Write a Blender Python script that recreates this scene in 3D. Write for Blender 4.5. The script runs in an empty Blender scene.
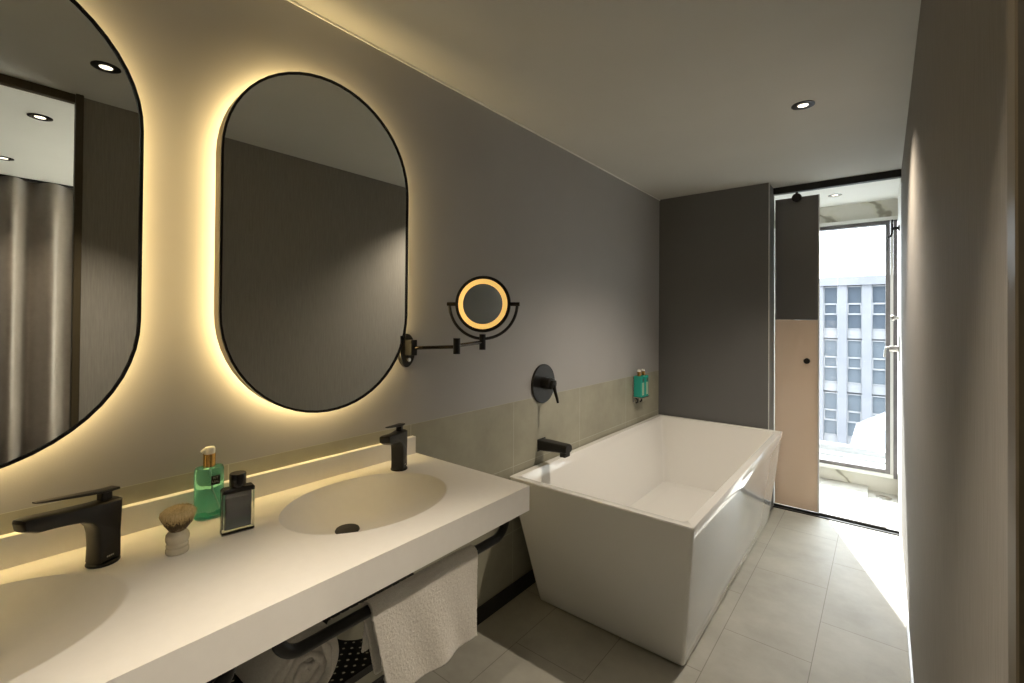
import bpy, bmesh, math, random
from mathutils import Vector, Matrix
random.seed(7)
PI = math.pi
sc = bpy.context.scene
COL = sc.collection

# ------------------------------------------------------------------ camera
F_PX, YAW, PITCH, ROLL, SY = 462.39, 0.6768, 0.0090, 0.0076, -27.34
CAM = Vector((1.3825, 0.0, 1.3334))
cd = bpy.data.cameras.new('camera'); cam = bpy.data.objects.new('camera', cd); COL.objects.link(cam)
c_, s_ = math.cos(YAW), math.sin(YAW)
cp_, sp_ = math.cos(PITCH), math.sin(PITCH)
Fv = Vector((-s_*cp_, c_*cp_, sp_)); Rv = Vector((c_, s_, 0)); Uv = Rv.cross(Fv)
cr_, sr_ = math.cos(ROLL), math.sin(ROLL)
Rv, Uv = Rv*cr_ + Uv*sr_, Uv*cr_ - Rv*sr_
M = Matrix((Rv, Uv, -Fv)).transposed().to_4x4(); M.translation = CAM
cam.matrix_world = M
cd.sensor_width = 36; cd.lens = F_PX/1024*36; cd.shift_y = SY/1024; cd.clip_start = 0.01; cd.clip_end = 400
sc.camera = cam

# ------------------------------------------------------------------ sky, sun, exposure
w = bpy.data.worlds.new('sky'); sc.world = w; w.use_nodes = True
bg = w.node_tree.nodes['Background']; bg.inputs[0].default_value = (0.88, 0.95, 1.0, 1); bg.inputs[1].default_value = 4.4
sl = bpy.data.lights.new('sun', 'SUN'); sl.energy = 8; sl.angle = 0.009; sl.color = (1, .97, .92)
so = bpy.data.objects.new('sun', sl); COL.objects.link(so)
EL = math.radians(42)
sd = Vector((.318*math.cos(EL), -.948*math.cos(EL), -math.sin(EL)))
so.rotation_euler = sd.to_track_quat('-Z', 'Y').to_euler(); so.location = (-1, 12, 9)
vs = sc.view_settings
vs.view_transform = 'Standard'; vs.look = 'None'; vs.gamma = 1; vs.use_curve_mapping = False
vs.exposure = 1.48

def area(name, loc, rot, sx, sy, e, col):
    l = bpy.data.lights.new(name, 'AREA'); l.shape = 'RECTANGLE'; l.size = sx; l.size_y = sy; l.energy = e; l.color = col
    o = bpy.data.objects.new(name, l); COL.objects.link(o); o.location = loc; o.rotation_euler = rot
    return o
# unseen fill light added to brighten the bedroom
area('bedroom_fill_light', (2.75, 1.93, 1.35), (math.radians(90), 0, 0), 1.3, 1.8, 62, (1, .98, .85))

# ------------------------------------------------------------------ materials
def mat(name, col=(.5, .5, .5), rough=.5, metal=0, spec=.5, trans=0, emit=None, es=0, ior=1.45, alpha=1, coat=0, sheen=0):
    m = bpy.data.materials.new(name); m.use_nodes = True
    b = m.node_tree.nodes['Principled BSDF']
    b.inputs['Base Color'].default_value = (*col, 1); b.inputs['Roughness'].default_value = rough
    b.inputs['Metallic'].default_value = metal; b.inputs['Specular IOR Level'].default_value = spec
    b.inputs['Transmission Weight'].default_value = trans; b.inputs['IOR'].default_value = ior
    b.inputs['Alpha'].default_value = alpha; b.inputs['Coat Weight'].default_value = coat
    b.inputs['Sheen Weight'].default_value = sheen
    if emit: b.inputs['Emission Color'].default_value = (*emit, 1); b.inputs['Emission Strength'].default_value = es
    return m
def nodes(m): return m.node_tree.nodes, m.node_tree.links, m.node_tree.nodes['Principled BSDF']
def coords(m, mapping_scale=(1, 1, 1), loc=(0, 0, 0), src='Object'):
    n, l, b = nodes(m)
    tc = n.new('ShaderNodeTexCoord'); mp = n.new('ShaderNodeMapping')
    mp.inputs['Scale'].default_value = mapping_scale; mp.inputs['Location'].default_value = loc
    l.new(tc.outputs[src], mp.inputs['Vector']); return mp.outputs['Vector']
def noise(m, vec, scale, detail=3, rough=.6):
    n, l, b = nodes(m); t = n.new('ShaderNodeTexNoise'); t.inputs['Scale'].default_value = scale
    t.inputs['Detail'].default_value = detail; t.inputs['Roughness'].default_value = rough
    l.new(vec, t.inputs['Vector']); return t.outputs['Fac']
def ramp(m, fac, stops):
    n, l, b = nodes(m); r = n.new('ShaderNodeValToRGB'); l.new(fac, r.inputs[0])
    e = r.color_ramp.elements
    e[0].position = stops[0][0]; e[0].color = (*stops[0][1], 1); e[1].position = stops[-1][0]; e[1].color = (*stops[-1][1], 1)
    for p, c in stops[1:-1]: e.new(p).color = (*c, 1)
    return r.outputs[0]
def bump(m, fac, strength, dist=.002):
    n, l, b = nodes(m); u = n.new('ShaderNodeBump'); u.inputs['Strength'].default_value = strength
    u.inputs['Distance'].default_value = dist; l.new(fac, u.inputs['Height']); l.new(u.outputs[0], b.inputs['Normal'])
def noisy(name, c1, c2, scale=8, rough=.5, bstr=0, bscale=200, **k):
    m = mat(name, c1, rough, **k); n, l, b = nodes(m); v = coords(m)
    l.new(ramp(m, noise(m, v, scale), [(.3, c1), (.7, c2)]), b.inputs['Base Color'])
    if bstr: bump(m, noise(m, v, bscale), bstr)
    return m
def tiles(name, axes, off, bw, rh, offset, c1, c2, mortar, rough=.45, msize=.0016):
    """axes: which object coordinates run along the brick length and across the rows"""
    m = mat(name, c1, rough); n, l, b = nodes(m)
    tc = n.new('ShaderNodeTexCoord'); sp = n.new('ShaderNodeSeparateXYZ'); l.new(tc.outputs['Object'], sp.inputs[0])
    cb = n.new('ShaderNodeCombineXYZ')
    for i in range(2):
        a = n.new('ShaderNodeMath'); a.operation = 'SUBTRACT'; l.new(sp.outputs[axes[i]], a.inputs[0]); a.inputs[1].default_value = off[i]
        l.new(a.outputs[0], cb.inputs[i])
    br = n.new('ShaderNodeTexBrick'); br.offset = offset; br.offset_frequency = 2; br.squash = 1
    l.new(cb.outputs[0], br.inputs['Vector'])
    br.inputs['Scale'].default_value = 1; br.inputs['Mortar Size'].default_value = msize; br.inputs['Mortar Smooth'].default_value = .2
    br.inputs['Brick Width'].default_value = bw; br.inputs['Row Height'].default_value = rh
    br.inputs['Color1'].default_value = (*c1, 1); br.inputs['Color2'].default_value = (*c2, 1); br.inputs['Mortar'].default_value = (*mortar, 1)
    v = tc.outputs['Object']
    nf = noise(m, v, 3.2, 7, .65)
    mx = n.new('ShaderNodeMix'); mx.data_type = 'RGBA'; mx.blend_type = 'MULTIPLY'; mx.inputs[0].default_value = 1
    l.new(br.outputs['Color'], mx.inputs[6]); l.new(ramp(m, nf, [(.3, (.8, .8, .79)), (.7, (1.12, 1.12, 1.13))]), mx.inputs[7])
    l.new(mx.outputs[2], b.inputs['Base Color'])
    rr = n.new('ShaderNodeMapRange'); l.new(noise(m, v, 9, 5), rr.inputs[0]); rr.inputs[3].default_value = rough-.1; rr.inputs[4].default_value = rough+.12
    l.new(rr.outputs[0], b.inputs['Roughness'])
    bump(m, br.outputs['Fac'], -.4, .001)
    return m
WARM = (1.0, .73, .32)
PAINT = noisy('grey_wall_paint', (.355, .350, .348), (.37, .365, .363), 3, .5, .08, 260)
PAINT_D = noisy('charcoal_wall_paint', (.120, .121, .123), (.128, .129, .131), 3, .5, .06, 260)
FABRIC = mat('woven_wall_covering', (.22, .205, .185), .82, spec=.22)
_n, _l, _b = nodes(FABRIC); _f = noise(FABRIC, coords(FABRIC, (1, 1, .05)), 190, 4, .7)
_l.new(ramp(FABRIC, _f, [(.3, (.245, .229, .208)), (.7, (.305, .288, .264))]), _b.inputs['Base Color'])
bump(FABRIC, noise(FABRIC, coords(FABRIC, (1, 1, .15)), 300), .15)
CEIL = noisy('ceiling_paint', (.54, .535, .50), (.56, .555, .52), 3, .8)
WHITEP = noisy('white_paint', (.80, .80, .76), (.82, .82, .78), 4, .6)
TILE_W = tiles('wall_stone_tile', (1, 2), (.5, .003), .62, .31, 0, (.33, .32, .25), (.36, .35, .275), (.50, .49, .41), .5)
TILE_F = tiles('floor_stone_tile', (1, 0), (.23, -.115), .64, .32, .5, (.37, .36, .315), (.40, .39, .34), (.22, .21, .18), .55)
TILE_S = tiles('shower_floor_tile', (0, 1), (.65, 3.8), .64, .40, 0, (.44, .43, .39), (.47, .46, .42), (.33, .32, .29), .5)
MARBLE = mat('veined_marble', (.7, .68, .6), .35)
n, l, b = nodes(MARBLE); v = coords(MARBLE)
wv = n.new('ShaderNodeTexWave'); wv.inputs['Scale'].default_value = 1.3; wv.inputs['Distortion'].default_value = 9; wv.inputs['Detail'].default_value = 4
wv.inputs['Detail Scale'].default_value = 1.6; wv.bands_direction = 'DIAGONAL'; l.new(v, wv.inputs['Vector'])
l.new(ramp(MARBLE, wv.outputs['Fac'], [(.0, (.30, .28, .22)), (.06, (.62, .60, .50)), (.3, (.66, .64, .57))]), b.inputs['Base Color'])
CORIAN = noisy('cast_mineral_white', (.83, .805, .76), (.85, .825, .78), 40, .38)
ACRYL = noisy('gloss_white_acrylic', (.80, .795, .78), (.81, .805, .79), 2, .07, coat=.4)
BLACK = noisy('matt_black_metal', (.012, .012, .012), (.016, .015, .014), 30, .36, metal=.3)
BRONZE = noisy('black_chrome', (.045, .038, .03), (.06, .05, .04), 20, .22, metal=.85)
BLACKG = noisy('black_gloss_frame', (.008, .008, .008), (.01, .01, .01), 10, .2)
HOUSING = noisy('brown_mirror_housing', (.10, .085, .06), (.11, .09, .065), 10, .5)
TAPM = noisy('dark_grey_tap_metal', (.022, .020, .018), (.027, .025, .022), 30, .38, metal=.25)
CHROME = noisy('brushed_steel', (.55, .54, .52), (.6, .59, .57), 30, .25, metal=1)
MIRROR = noisy('mirror_glass', (.80, .82, .79), (.81, .83, .80), 1, .005, metal=1)
LEDM = mat('warm_led_strip', (1, .8, .5), .5, emit=WARM, es=18)
RINGL = mat('lit_mirror_ring', (1, .75, .4), .5, emit=(1.0, .58, .145), es=.26)
LENS = mat('lamp_lens', (1, 1, 1), .4, emit=(1, .86, .66), es=1.3)
DARKT = noisy('dark_trim_metal', (.03, .03, .03), (.04, .04, .04), 30, .35, metal=.5)
ALU = noisy('window_grey_metal', (.16, .15, .15), (.19, .18, .18), 30, .35, metal=.6)
ALUL = noisy('pale_aluminium', (.62, .62, .63), (.68, .68, .69), 30, .35, metal=.5)
BASEB = noisy('black_skirting', (.018, .018, .018), (.024, .023, .022), 30, .5)
WOODT = noisy('olive_door_lining', (.055, .042, .022), (.062, .048, .026), 12, .45)
CURT = noisy('taupe_satin_curtain', (.22, .18, .145), (.25, .21, .17), 20, .38, sheen=.4)
CARPET = noisy('bedroom_floor', (.12, .10, .08), (.15, .12, .10), 20, .8)
BONE = noisy('bone_resin', (.62, .56, .42), (.68, .62, .48), 60, .25)
INK = mat('dark_print', (.03, .03, .03), .5)
GOLD = noisy('gold_collar', (.55, .33, .10), (.6, .37, .12), 20, .25, metal=1)
PUMPW = noisy('white_plastic', (.75, .73, .68), (.78, .76, .71), 20, .35)
TEAL = noisy('teal_liquid_glass', (.30, .80, .62), (.33, .83, .65), 8, .04, trans=.85, ior=1.36)
TEALP = noisy('teal_plastic', (.02, .33, .27), (.03, .36, .29), 8, .25)
PALEG = noisy('pale_green_label', (.35, .50, .36), (.38, .54, .38), 8, .4)
CLEARG = noisy('clear_bottle_glass', (.86, .90, .86), (.88, .92, .88), 4, .02, trans=1, ior=1.45)
LABELB = noisy('black_label', (.015, .015, .015), (.02, .02, .02), 20, .4)
PRINTW = mat('pale_print', (.6, .58, .5), .5)
SMOKE = mat('smoky_to_clear_liquid', (.02, .02, .02), .08, trans=0)
n, l, b = nodes(SMOKE); tc = n.new('ShaderNodeTexCoord'); sp = n.new('ShaderNodeSeparateXYZ'); l.new(tc.outputs['Object'], sp.inputs[0])
mr = n.new('ShaderNodeMapRange'); l.new(sp.outputs[2], mr.inputs[0]); mr.inputs[1].default_value = .005; mr.inputs[2].default_value = .085
l.new(ramp(SMOKE, mr.outputs[0], [(0, (.34, .39, .41)), (.25, (.17, .19, .20)), (.6, (.05, .05, .05)), (1, (.012, .010, .009))]), b.inputs['Base Color'])
TERRY = noisy('terry_cloth', (.62, .58, .52), (.80, .76, .69), 520, .95, .8, 900, sheen=.3)
TERRY2 = noisy('rolled_terry_cloth', (.60, .57, .52), (.68, .65, .60), 160, .95, .8, 300, sheen=.2)
HAIR = noisy('badger_hair', (.42, .30, .14), (.62, .47, .26), 90, .7)
n, l, b = nodes(HAIR); tc = n.new('ShaderNodeTexCoord'); sp = n.new('ShaderNodeSeparateXYZ'); l.new(tc.outputs['Object'], sp.inputs[0])
mr = n.new('ShaderNodeMapRange'); l.new(sp.outputs[2], mr.inputs[0]); mr.inputs[1].default_value = .040; mr.inputs[2].default_value = .098
vv = coords(HAIR, (1, 1, .12)); nz = noise(HAIR, vv, 420, 2)
ad = n.new('ShaderNodeMath'); ad.operation = 'MULTIPLY_ADD'; l.new(nz, ad.inputs[0]); ad.inputs[1].default_value = .9; l.new(mr.outputs[0], ad.inputs[2])
sb = n.new('ShaderNodeMath'); sb.operation = 'SUBTRACT'; l.new(ad.outputs[0], sb.inputs[0]); sb.inputs[1].default_value = .45
l.new(ramp(HAIR, sb.outputs[0], [(0, (.55, .45, .28)), (.2, (.16, .11, .06)), (.42, (.09, .06, .03)), (.58, (.50, .37, .17)), (1, (.80, .64, .36))]), b.inputs['Base Color'])
# clear pane that lets daylight and sun through
def pane(name, tint, gloss=.08):
    m = bpy.data.materials.new(name); m.use_nodes = True; n = m.node_tree.nodes; l = m.node_tree.links; n.clear()
    o = n.new('ShaderNodeOutputMaterial'); mx = n.new('ShaderNodeMixShader'); t = n.new('ShaderNodeBsdfTransparent'); g = n.new('ShaderNodeBsdfGlossy')
    t.inputs[0].default_value = (*tint, 1); g.inputs['Roughness'].default_value = .02; mx.inputs[0].default_value = gloss
    tc = n.new('ShaderNodeTexCoord'); ns = n.new('ShaderNodeTexNoise'); ns.inputs['Scale'].default_value = 2
    l.new(tc.outputs['Object'], ns.inputs['Vector']); mr = n.new('ShaderNodeMapRange'); l.new(ns.outputs['Fac'], mr.inputs[0])
    mr.inputs[3].default_value = gloss*.8; mr.inputs[4].default_value = gloss*1.2; l.new(mr.outputs[0], mx.inputs[0])
    l.new(t.outputs[0], mx.inputs[1]); l.new(g.outputs[0], mx.inputs[2]); l.new(mx.outputs[0], o.inputs[0]); return m
GLASS = pane('window_glass', (.97, .985, .99), .05)

def frosted(name, tint, mixc):
    m = bpy.data.materials.new(name); m.use_nodes = True; n = m.node_tree.nodes; l = m.node_tree.links; n.clear()
    o = n.new('ShaderNodeOutputMaterial'); a = n.new('ShaderNodeMixShader'); b2 = n.new('ShaderNodeMixShader')
    tl = n.new('ShaderNodeBsdfTranslucent'); df = n.new('ShaderNodeBsdfDiffuse'); g = n.new('ShaderNodeBsdfGlossy')
    tl.inputs[0].default_value = (*tint, 1); df.inputs[0].default_value = (*mixc, 1); g.inputs['Roughness'].default_value = .04
    tc = n.new('ShaderNodeTexCoord'); ns = n.new('ShaderNodeTexNoise'); ns.inputs['Scale'].default_value = 3
    l.new(tc.outputs['Object'], ns.inputs['Vector']); mr = n.new('ShaderNodeMapRange'); l.new(ns.outputs['Fac'], mr.inputs[0])
    mr.inputs[3].default_value = .55; mr.inputs[4].default_value = .65; l.new(mr.outputs[0], a.inputs[0])
    l.new(tl.outputs[0], a.inputs[1]); l.new(df.outputs[0], a.inputs[2]); b2.inputs[0].default_value = .07
    l.new(a.outputs[0], b2.inputs[1]); l.new(g.outputs[0], b2.inputs[2]); l.new(b2.outputs[0], o.inputs[0]); return m
FROST = frosted('frosted_bronze_glass', (.60, .49, .39), (.56, .455, .36))
SMOKEDG = frosted('smoked_bronze_glass', (.10, .095, .09), (.26, .25, .24))
# perforated sheet
PERF = mat('perforated_black_sheet', (.014, .014, .014), .45)
n, l, b = nodes(PERF); v = coords(PERF, (1, 1, 1))
sp = n.new('ShaderNodeSeparateXYZ'); l.new(v, sp.inputs[0])
def mth(op, a, bb=None):
    k = n.new('ShaderNodeMath'); k.operation = op
    for i, q in enumerate((a, bb)):
        if q is None: continue
        if isinstance(q, (int, float)): k.inputs[i].default_value = q
        else: l.new(q, k.inputs[i])
    return k.outputs[0]
P_ = .03
def lattice(ox, oy):
    fx = mth('SUBTRACT', mth('FRACT', mth('ADD', mth('DIVIDE', sp.outputs[0], P_), 10+ox)), .5)
    fy = mth('SUBTRACT', mth('FRACT', mth('ADD', mth('DIVIDE', sp.outputs[1], P_), 10+oy)), .5)
    return mth('LESS_THAN', mth('SQRT', mth('ADD', mth('MULTIPLY', fx, fx), mth('MULTIPLY', fy, fy))), .13)
hole = mth('MAXIMUM', lattice(0, 0), lattice(.5, .5)); l.new(mth('SUBTRACT', 1, hole), b.inputs['Alpha'])
# outside
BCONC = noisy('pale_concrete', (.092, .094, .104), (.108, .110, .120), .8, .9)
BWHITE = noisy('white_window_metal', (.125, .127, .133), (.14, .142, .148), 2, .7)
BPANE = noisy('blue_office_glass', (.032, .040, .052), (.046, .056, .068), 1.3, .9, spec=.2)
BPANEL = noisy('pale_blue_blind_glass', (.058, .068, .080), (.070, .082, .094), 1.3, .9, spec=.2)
DECK = noisy('balcony_stone', (.17, .17, .165), (.20, .20, .195), 3, .8)

# ------------------------------------------------------------------ helpers
def obj(name, bm, m, parent=None, smooth=None, loc=None):
    me = bpy.data.meshes.new(name); bmesh.ops.recalc_face_normals(bm, faces=bm.faces[:]); bm.to_mesh(me); bm.free()
    o = bpy.data.objects.new(name, me); COL.objects.link(o)
    if m: me.materials.append(m)
    if smooth:
        for p in me.polygons: p.use_smooth = True
        try:
            bmx = bmesh.new(); bmx.from_mesh(me)
            for e in bmx.edges:
                if len(e.link_faces) == 2 and e.calc_face_angle(0) > smooth: e.smooth = False
            bmx.to_mesh(me); bmx.free()
        except Exception: pass
    if loc is not None: o.location = loc
    if parent: o.parent = parent
    return o
def thing(name, label, cat, loc=(0, 0, 0), rz=0, group=None):
    o = bpy.data.objects.new(name, None); COL.objects.link(o); o.location = loc; o.rotation_euler = (0, 0, rz); o.empty_display_size = .05
    o['label'] = label; o['category'] = cat
    if group: o['group'] = group
    return o
def tag(o, label, cat, group=None):
    o['label'] = label; o['category'] = cat
    if group: o['group'] = group
    return o
def struct(name, bm, m, label, cat, **k):
    o = obj(name, bm, m, **k); o['kind'] = 'structure'; o['label'] = label; o['category'] = cat; return o
def box(bm, x0, x1, y0, y1, z0, z1, bev=0, seg=2):
    r = bmesh.ops.create_cube(bm, size=1)['verts']
    for v in r: v.co = Vector(((x0+x1)/2+v.co.x*(x1-x0), (y0+y1)/2+v.co.y*(y1-y0), (z0+z1)/2+v.co.z*(z1-z0)))
    if bev:
        es = set(e for v in r for e in v.link_edges)
        bmesh.ops.bevel(bm, geom=list(es), offset=bev, segments=seg, profile=.5, affect='EDGES')
    return bm
def B(*a, **k): return box(bmesh.new(), *a, **k)
def loft(bm, rings, cap0=True, cap1=True, closed=True):
    vs_ = [[bm.verts.new(p) for p in r] for r in rings]
    for a, b2 in zip(vs_, vs_[1:]):
        n_ = len(a)
        for i in range(n_ if closed else n_-1):
            bm.faces.new((a[i], a[(i+1) % n_], b2[(i+1) % n_], b2[i]))
    if cap0: bm.faces.new(vs_[0][::-1])
    if cap1: bm.faces.new(vs_[-1])
    return bm
def lathe(bm, prof, segs=32, c=(0, 0, 0), axis='z', sx=1, sy=1):
    rings = []
    for r, h in prof:
        ring = []
        for i in range(segs):
            a = 2*PI*i/segs; u, v_ = r*sx*math.cos(a), r*sy*math.sin(a)
            p = {'z': (u, v_, h), 'x': (h, u, v_), 'y': (v_, h, u)}[axis]
            ring.append(Vector(p)+Vector(c))
        rings.append(ring)
    return loft(bm, rings)
def tube(bm, pts, r, segs=12):
    pts = [Vector(p) for p in pts]; rings = []
    for i, p in enumerate(pts):
        t = (pts[min(i+1, len(pts)-1)]-pts[max(i-1, 0)]).normalized()
        if i == 0: nrm = t.orthogonal().normalized()
        else: nrm = (nrm-t*nrm.dot(t)).normalized()
        bn = t.cross(nrm)
        rr = r[i] if isinstance(r, (list, tuple)) else r
        rings.append([p+(nrm*math.cos(2*PI*k/segs)+bn*math.sin(2*PI*k/segs))*rr for k in range(segs)])
    return loft(bm, rings)
def rrect(x0, x1, y0, y1, r, z, n=6):
    out = []
    for (cx, cy, a0) in ((x1-r, y1-r, 0), (x0+r, y1-r, PI/2), (x0+r, y0+r, PI), (x1-r, y0+r, 3*PI/2)):
        for k in range(n+1):
            a = a0+PI/2*k/n; out.append(Vector((cx+r*math.cos(a), cy+r*math.sin(a), z)))
    return out
def stadium(y0, y1, z0, z1, x, inset=0, n=28):
    y0 += inset; y1 -= inset; z0 += inset; z1 -= inset
    r = (y1-y0)/2; cy = (y0+y1)/2; out = []
    for k in range(n+1): a = PI*k/n; out.append(Vector((x, cy+r*math.cos(a), z1-r+r*math.sin(a))))
    for k in range(n+1): a = PI+PI*k/n; out.append(Vector((x, cy+r*math.cos(a), z0+r+r*math.sin(a))))
    return out
def extrude_profile(bm, prof, x0, x1, f0=None):
    """closed (y,z) outline extruded along x; f0(y) scales half width about the middle"""
    xm = (x0+x1)/2; h = (x1-x0)/2
    ra = [Vector((xm-h*(f0(y) if f0 else 1), y, z)) for y, z in prof]; rb = [Vector((xm+h*(f0(y) if f0 else 1), y, z)) for y, z in prof]
    return loft(bm, [ra, rb])

# ------------------------------------------------------------------ room shell
H, D, T, W, BW = 2.28, 3.574, 3.79, 1.469, 4.63
XE = .767
YN = -.60      # wall behind the camera
JY = .362      # doorway jamb
struct('floor', B(-.1, 1.6, YN-.1, T, -.1, 0), TILE_F, 'grey beige stone tile floor running beside the bathtub', 'floor')
struct('floor.001', B(.3, 1.6, T, BW+.1, -.1, 0), TILE_S, 'pale tiled shower floor behind the glass door', 'floor')
bm = bmesh.new(); loft(bm, [[Vector(p) for p in ((.36, 3.86, 0), (1.288, 3.86, 0), (1.288, 4.625, 0), (.36, 4.625, 0))], [Vector(p) for p in ((.36, 3.86, .002), (1.288, 3.86, .002), (1.288, 4.625, .03), (.36, 4.625, .03))]])
struct('trim_6', bm, TILE_S, 'slightly raised sloping pale slab in the shower floor', 'shower tray')
struct('ceiling', B(-.1, W, YN-.1, T, H, H+.1), CEIL, 'smooth grey painted ceiling over vanity and bathtub', 'ceiling')
struct('ceiling.001', B(.3, 1.6, T, BW+.1, H, H+.1), WHITEP, 'white ceiling above the shower behind the glass door', 'ceiling')
struct('wall_left', B(-.1, 0, YN-.1, D, .933, H), PAINT, 'grey painted wall carrying the two oval mirrors', 'wall')
struct('wall_left.001', B(-.1, 0, YN-.1, D, 0, .933), TILE_W, 'waist high grey green stone tiling behind the bathtub', 'wall')
struct('wall_end', B(-.1, XE, D, T, 0, H), PAINT_D, 'dark grey wall at the far end of the bathtub', 'wall')
struct('wall_right', B(W, 1.5, .388, T, 0, H), FABRIC, 'grey textured wall along the right, seen at a steep angle', 'wall')
struct('wall_shower_right', B(W, 1.6, T, BW+.1, 0, H), WHITEP, 'white shower side wall behind the glass door', 'wall')
struct('wall_near', B(-.1, 1.6, YN-.1, YN, 0, H), PAINT_D, 'dark wall behind the viewer', 'wall')
struct('wall_shower_left', B(.3, .36, T, BW, 0, H), WHITEP, 'white wall on the hidden side of the shower', 'wall')
WX0, WX1, WZ0, WZ1 = .76, 1.44, .155, 2.115
bm = bmesh.new()
box(bm, .36, W, BW, BW+.12, 0, WZ0); box(bm, .36, W, BW, BW+.12, WZ1+.03, H)
struct('wall_back', bm, MARBLE, 'veined pale marble bands above and below the shower window', 'wall')
struct('wall_back.001', B(.36, WX0, BW, BW+.12, WZ0, WZ1+.03), WHITEP, 'white wall piece left of the shower window', 'wall')
struct('baseboard_left', B(0, .012, YN, D, 0, .068, bev=.002), BASEB, 'black skirting under the vanity', 'baseboard')
struct('baseboard_right', B(W-.008, W, .388, T-.04, 0, .03, bev=.001), ALUL, 'thin pale metal skirting along the right wall', 'baseboard')
struct('painted_light_line', B(0, .006, YN, D, H-.007, H), WHITEP, 'thin pale strip imitating the lit line where grey wall meets ceiling', 'trim')  # pale colour stands in for light grazing the ceiling edge
struct('trim_2', B(1.438, 1.472, JY, .388, 0, H, bev=.003), WOODT, 'dark olive door lining at the right edge of the picture', 'door lining')
struct('trim_3', B(1.455, 1.485, YN, JY, 2.245, H), WOODT, 'olive lintel over the bedroom doorway, seen in the mirror', 'door lining')
# bedroom beyond the doorway (seen in the mirrors)
struct('floor.002', B(1.6, 3.7, -1.7, 2.1, -.1, 0), CARPET, 'brown bedroom floor outside the doorway', 'floor')
struct('ceiling.002', B(1.5, 3.7, -1.7, 2.1, H, H+.1), WHITEP, 'pale bedroom ceiling reflected in the left mirror', 'ceiling')
struct('ceiling.003', B(W, 1.5, YN-.1, T, H, H+.1), CEIL, 'strip of ceiling over the right wall', 'ceiling')
struct('wall_bedroom_far', B(3.6, 3.7, -1.7, 2.1, 0, H), PAINT, 'bedroom wall behind the curtain', 'wall')
struct('wall_bedroom_side', B(1.5, 3.6, 2.0, 2.1, 0, H), PAINT, 'bedroom side wall', 'wall')
struct('wall_bedroom_near', B(1.6, 3.6, -1.7, -1.6, 0, H), PAINT, 'bedroom wall on the near side', 'wall')
struct('wall_bedroom_door', B(1.5, 1.6, -1.7, YN-.1, 0, H), PAINT, 'bedroom wall beside the doorway', 'wall')

# window of the shower
wn = bpy.data.objects.new('window_1', None); COL.objects.link(wn); wn.location = (WX1, BW, WZ0); wn['kind'] = 'structure'
wn['label'] = 'tall grey framed shower window looking onto the office block'; wn['category'] = 'window'
def local(o, p): o.parent = p; o.matrix_parent_inverse = Matrix.Translation(-Vector(p.location)); return o
def lobj(name, bm, m, p, **k): return local(obj(name, bm, m, **k), p)
bm = bmesh.new(); fy0, fy1 = BW-.02, BW+.05
for a in ((WX0, WX0+.03, fy0, fy1, WZ0, WZ1), (WX1-.045, WX1-.017, fy0, fy1, WZ0, WZ1), (WX0+.03, WX1-.045, fy0, fy1, WZ0, WZ0+.03), (WX0+.03, WX1-.045, fy0, fy1, WZ1-.028, WZ1)):
    box(bm, *a, bev=.002)
lobj('frame', bm, ALU, wn)
lobj('outer_frame', B(WX1+.003, WX1+.026, fy0, fy1, WZ0-.03, WZ1+.0, bev=.002), ALU, wn)
bm = bmesh.new(); box(bm, WX0, WX1+.002, BW-.035, BW+.10, WZ0-.028, WZ0-.001, bev=.003); box(bm, WX1-.016, WX1+.002, fy0+.01, fy1, WZ0, WZ1)
box(bm, WX0, W-.001, BW-.025, BW+.10, WZ1+.002, WZ1+.028)
lobj('reveal', bm, WHITEP, wn)
lobj('pane', B(WX0+.03, WX1-.045, BW+.012, BW+.018, WZ0+.03, WZ1-.028), GLASS, wn)

# ------------------------------------------------------------------ sliding glass door and track
dn = bpy.data.objects.new('door_1', None); COL.objects.link(dn); dn.location = (.74, T+.01, 0); dn['kind'] = 'structure'
dn['label'] = 'bronze glass sliding shower door, smoky above and frosted beige below'; dn['category'] = 'shower door'
bm = B(XE+.004, 1.031, T+.012, T+.020, 1.338, 2.205); lobj('clear_glass', bm, SMOKEDG, dn)
bm = B(XE+.004, 1.031, T+.012, T+.020, .018, 1.337); lobj('frosted_glass', bm, FROST, dn)
lobj('edge_profile', B(1.031, 1.040, T+.010, T+.022, .018, 2.205), ALUL, dn)
kb = lobj('knob', lathe(bmesh.new(), [(.0, -.026), (.017, -.026), (.019, -.022), (.019, -.004), (.012, 0), (.012, .012), (0, .012)], 28, (.969, T, 1.053), 'y'), BLACK, dn, smooth=.7)
lobj('roller', lathe(bmesh.new(), [(0, -.022), (.026, -.022), (.03, -.018), (.03, 0), (.012, .002), (.012, .012), (0, .012)], 28, (.907, T, 2.197), 'y'), BLACK, dn, smooth=.7)
lobj('hanger', B(.899, .915, T-.012, T-.006, 2.2, 2.24), BLACK, dn)
struct('trim_4', B(XE, W, T-.045, T+.0, 2.234, H, bev=.002), BLACK, 'black metal track above the sliding shower door', 'door track')
bm = bmesh.new(); box(bm, XE, W, T-.03, T-.012, 0, .006); box(bm, XE, W, T+.004, T+.010, 0, .016)
tr5 = struct('trim_5', bm, DARKT, 'dark floor channel below the sliding shower door', 'door track')
obj('glass_rail', B(1.041, W-.07, T+.012, T+.026, 0, .022), ALUL, tr5)
# end profile of the dark wall
struct('trim_7', B(XE, XE+.004, D, D+.012, 0, H), ALUL, 'slim pale metal corner profile on the dark end wall', 'corner profile')

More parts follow.
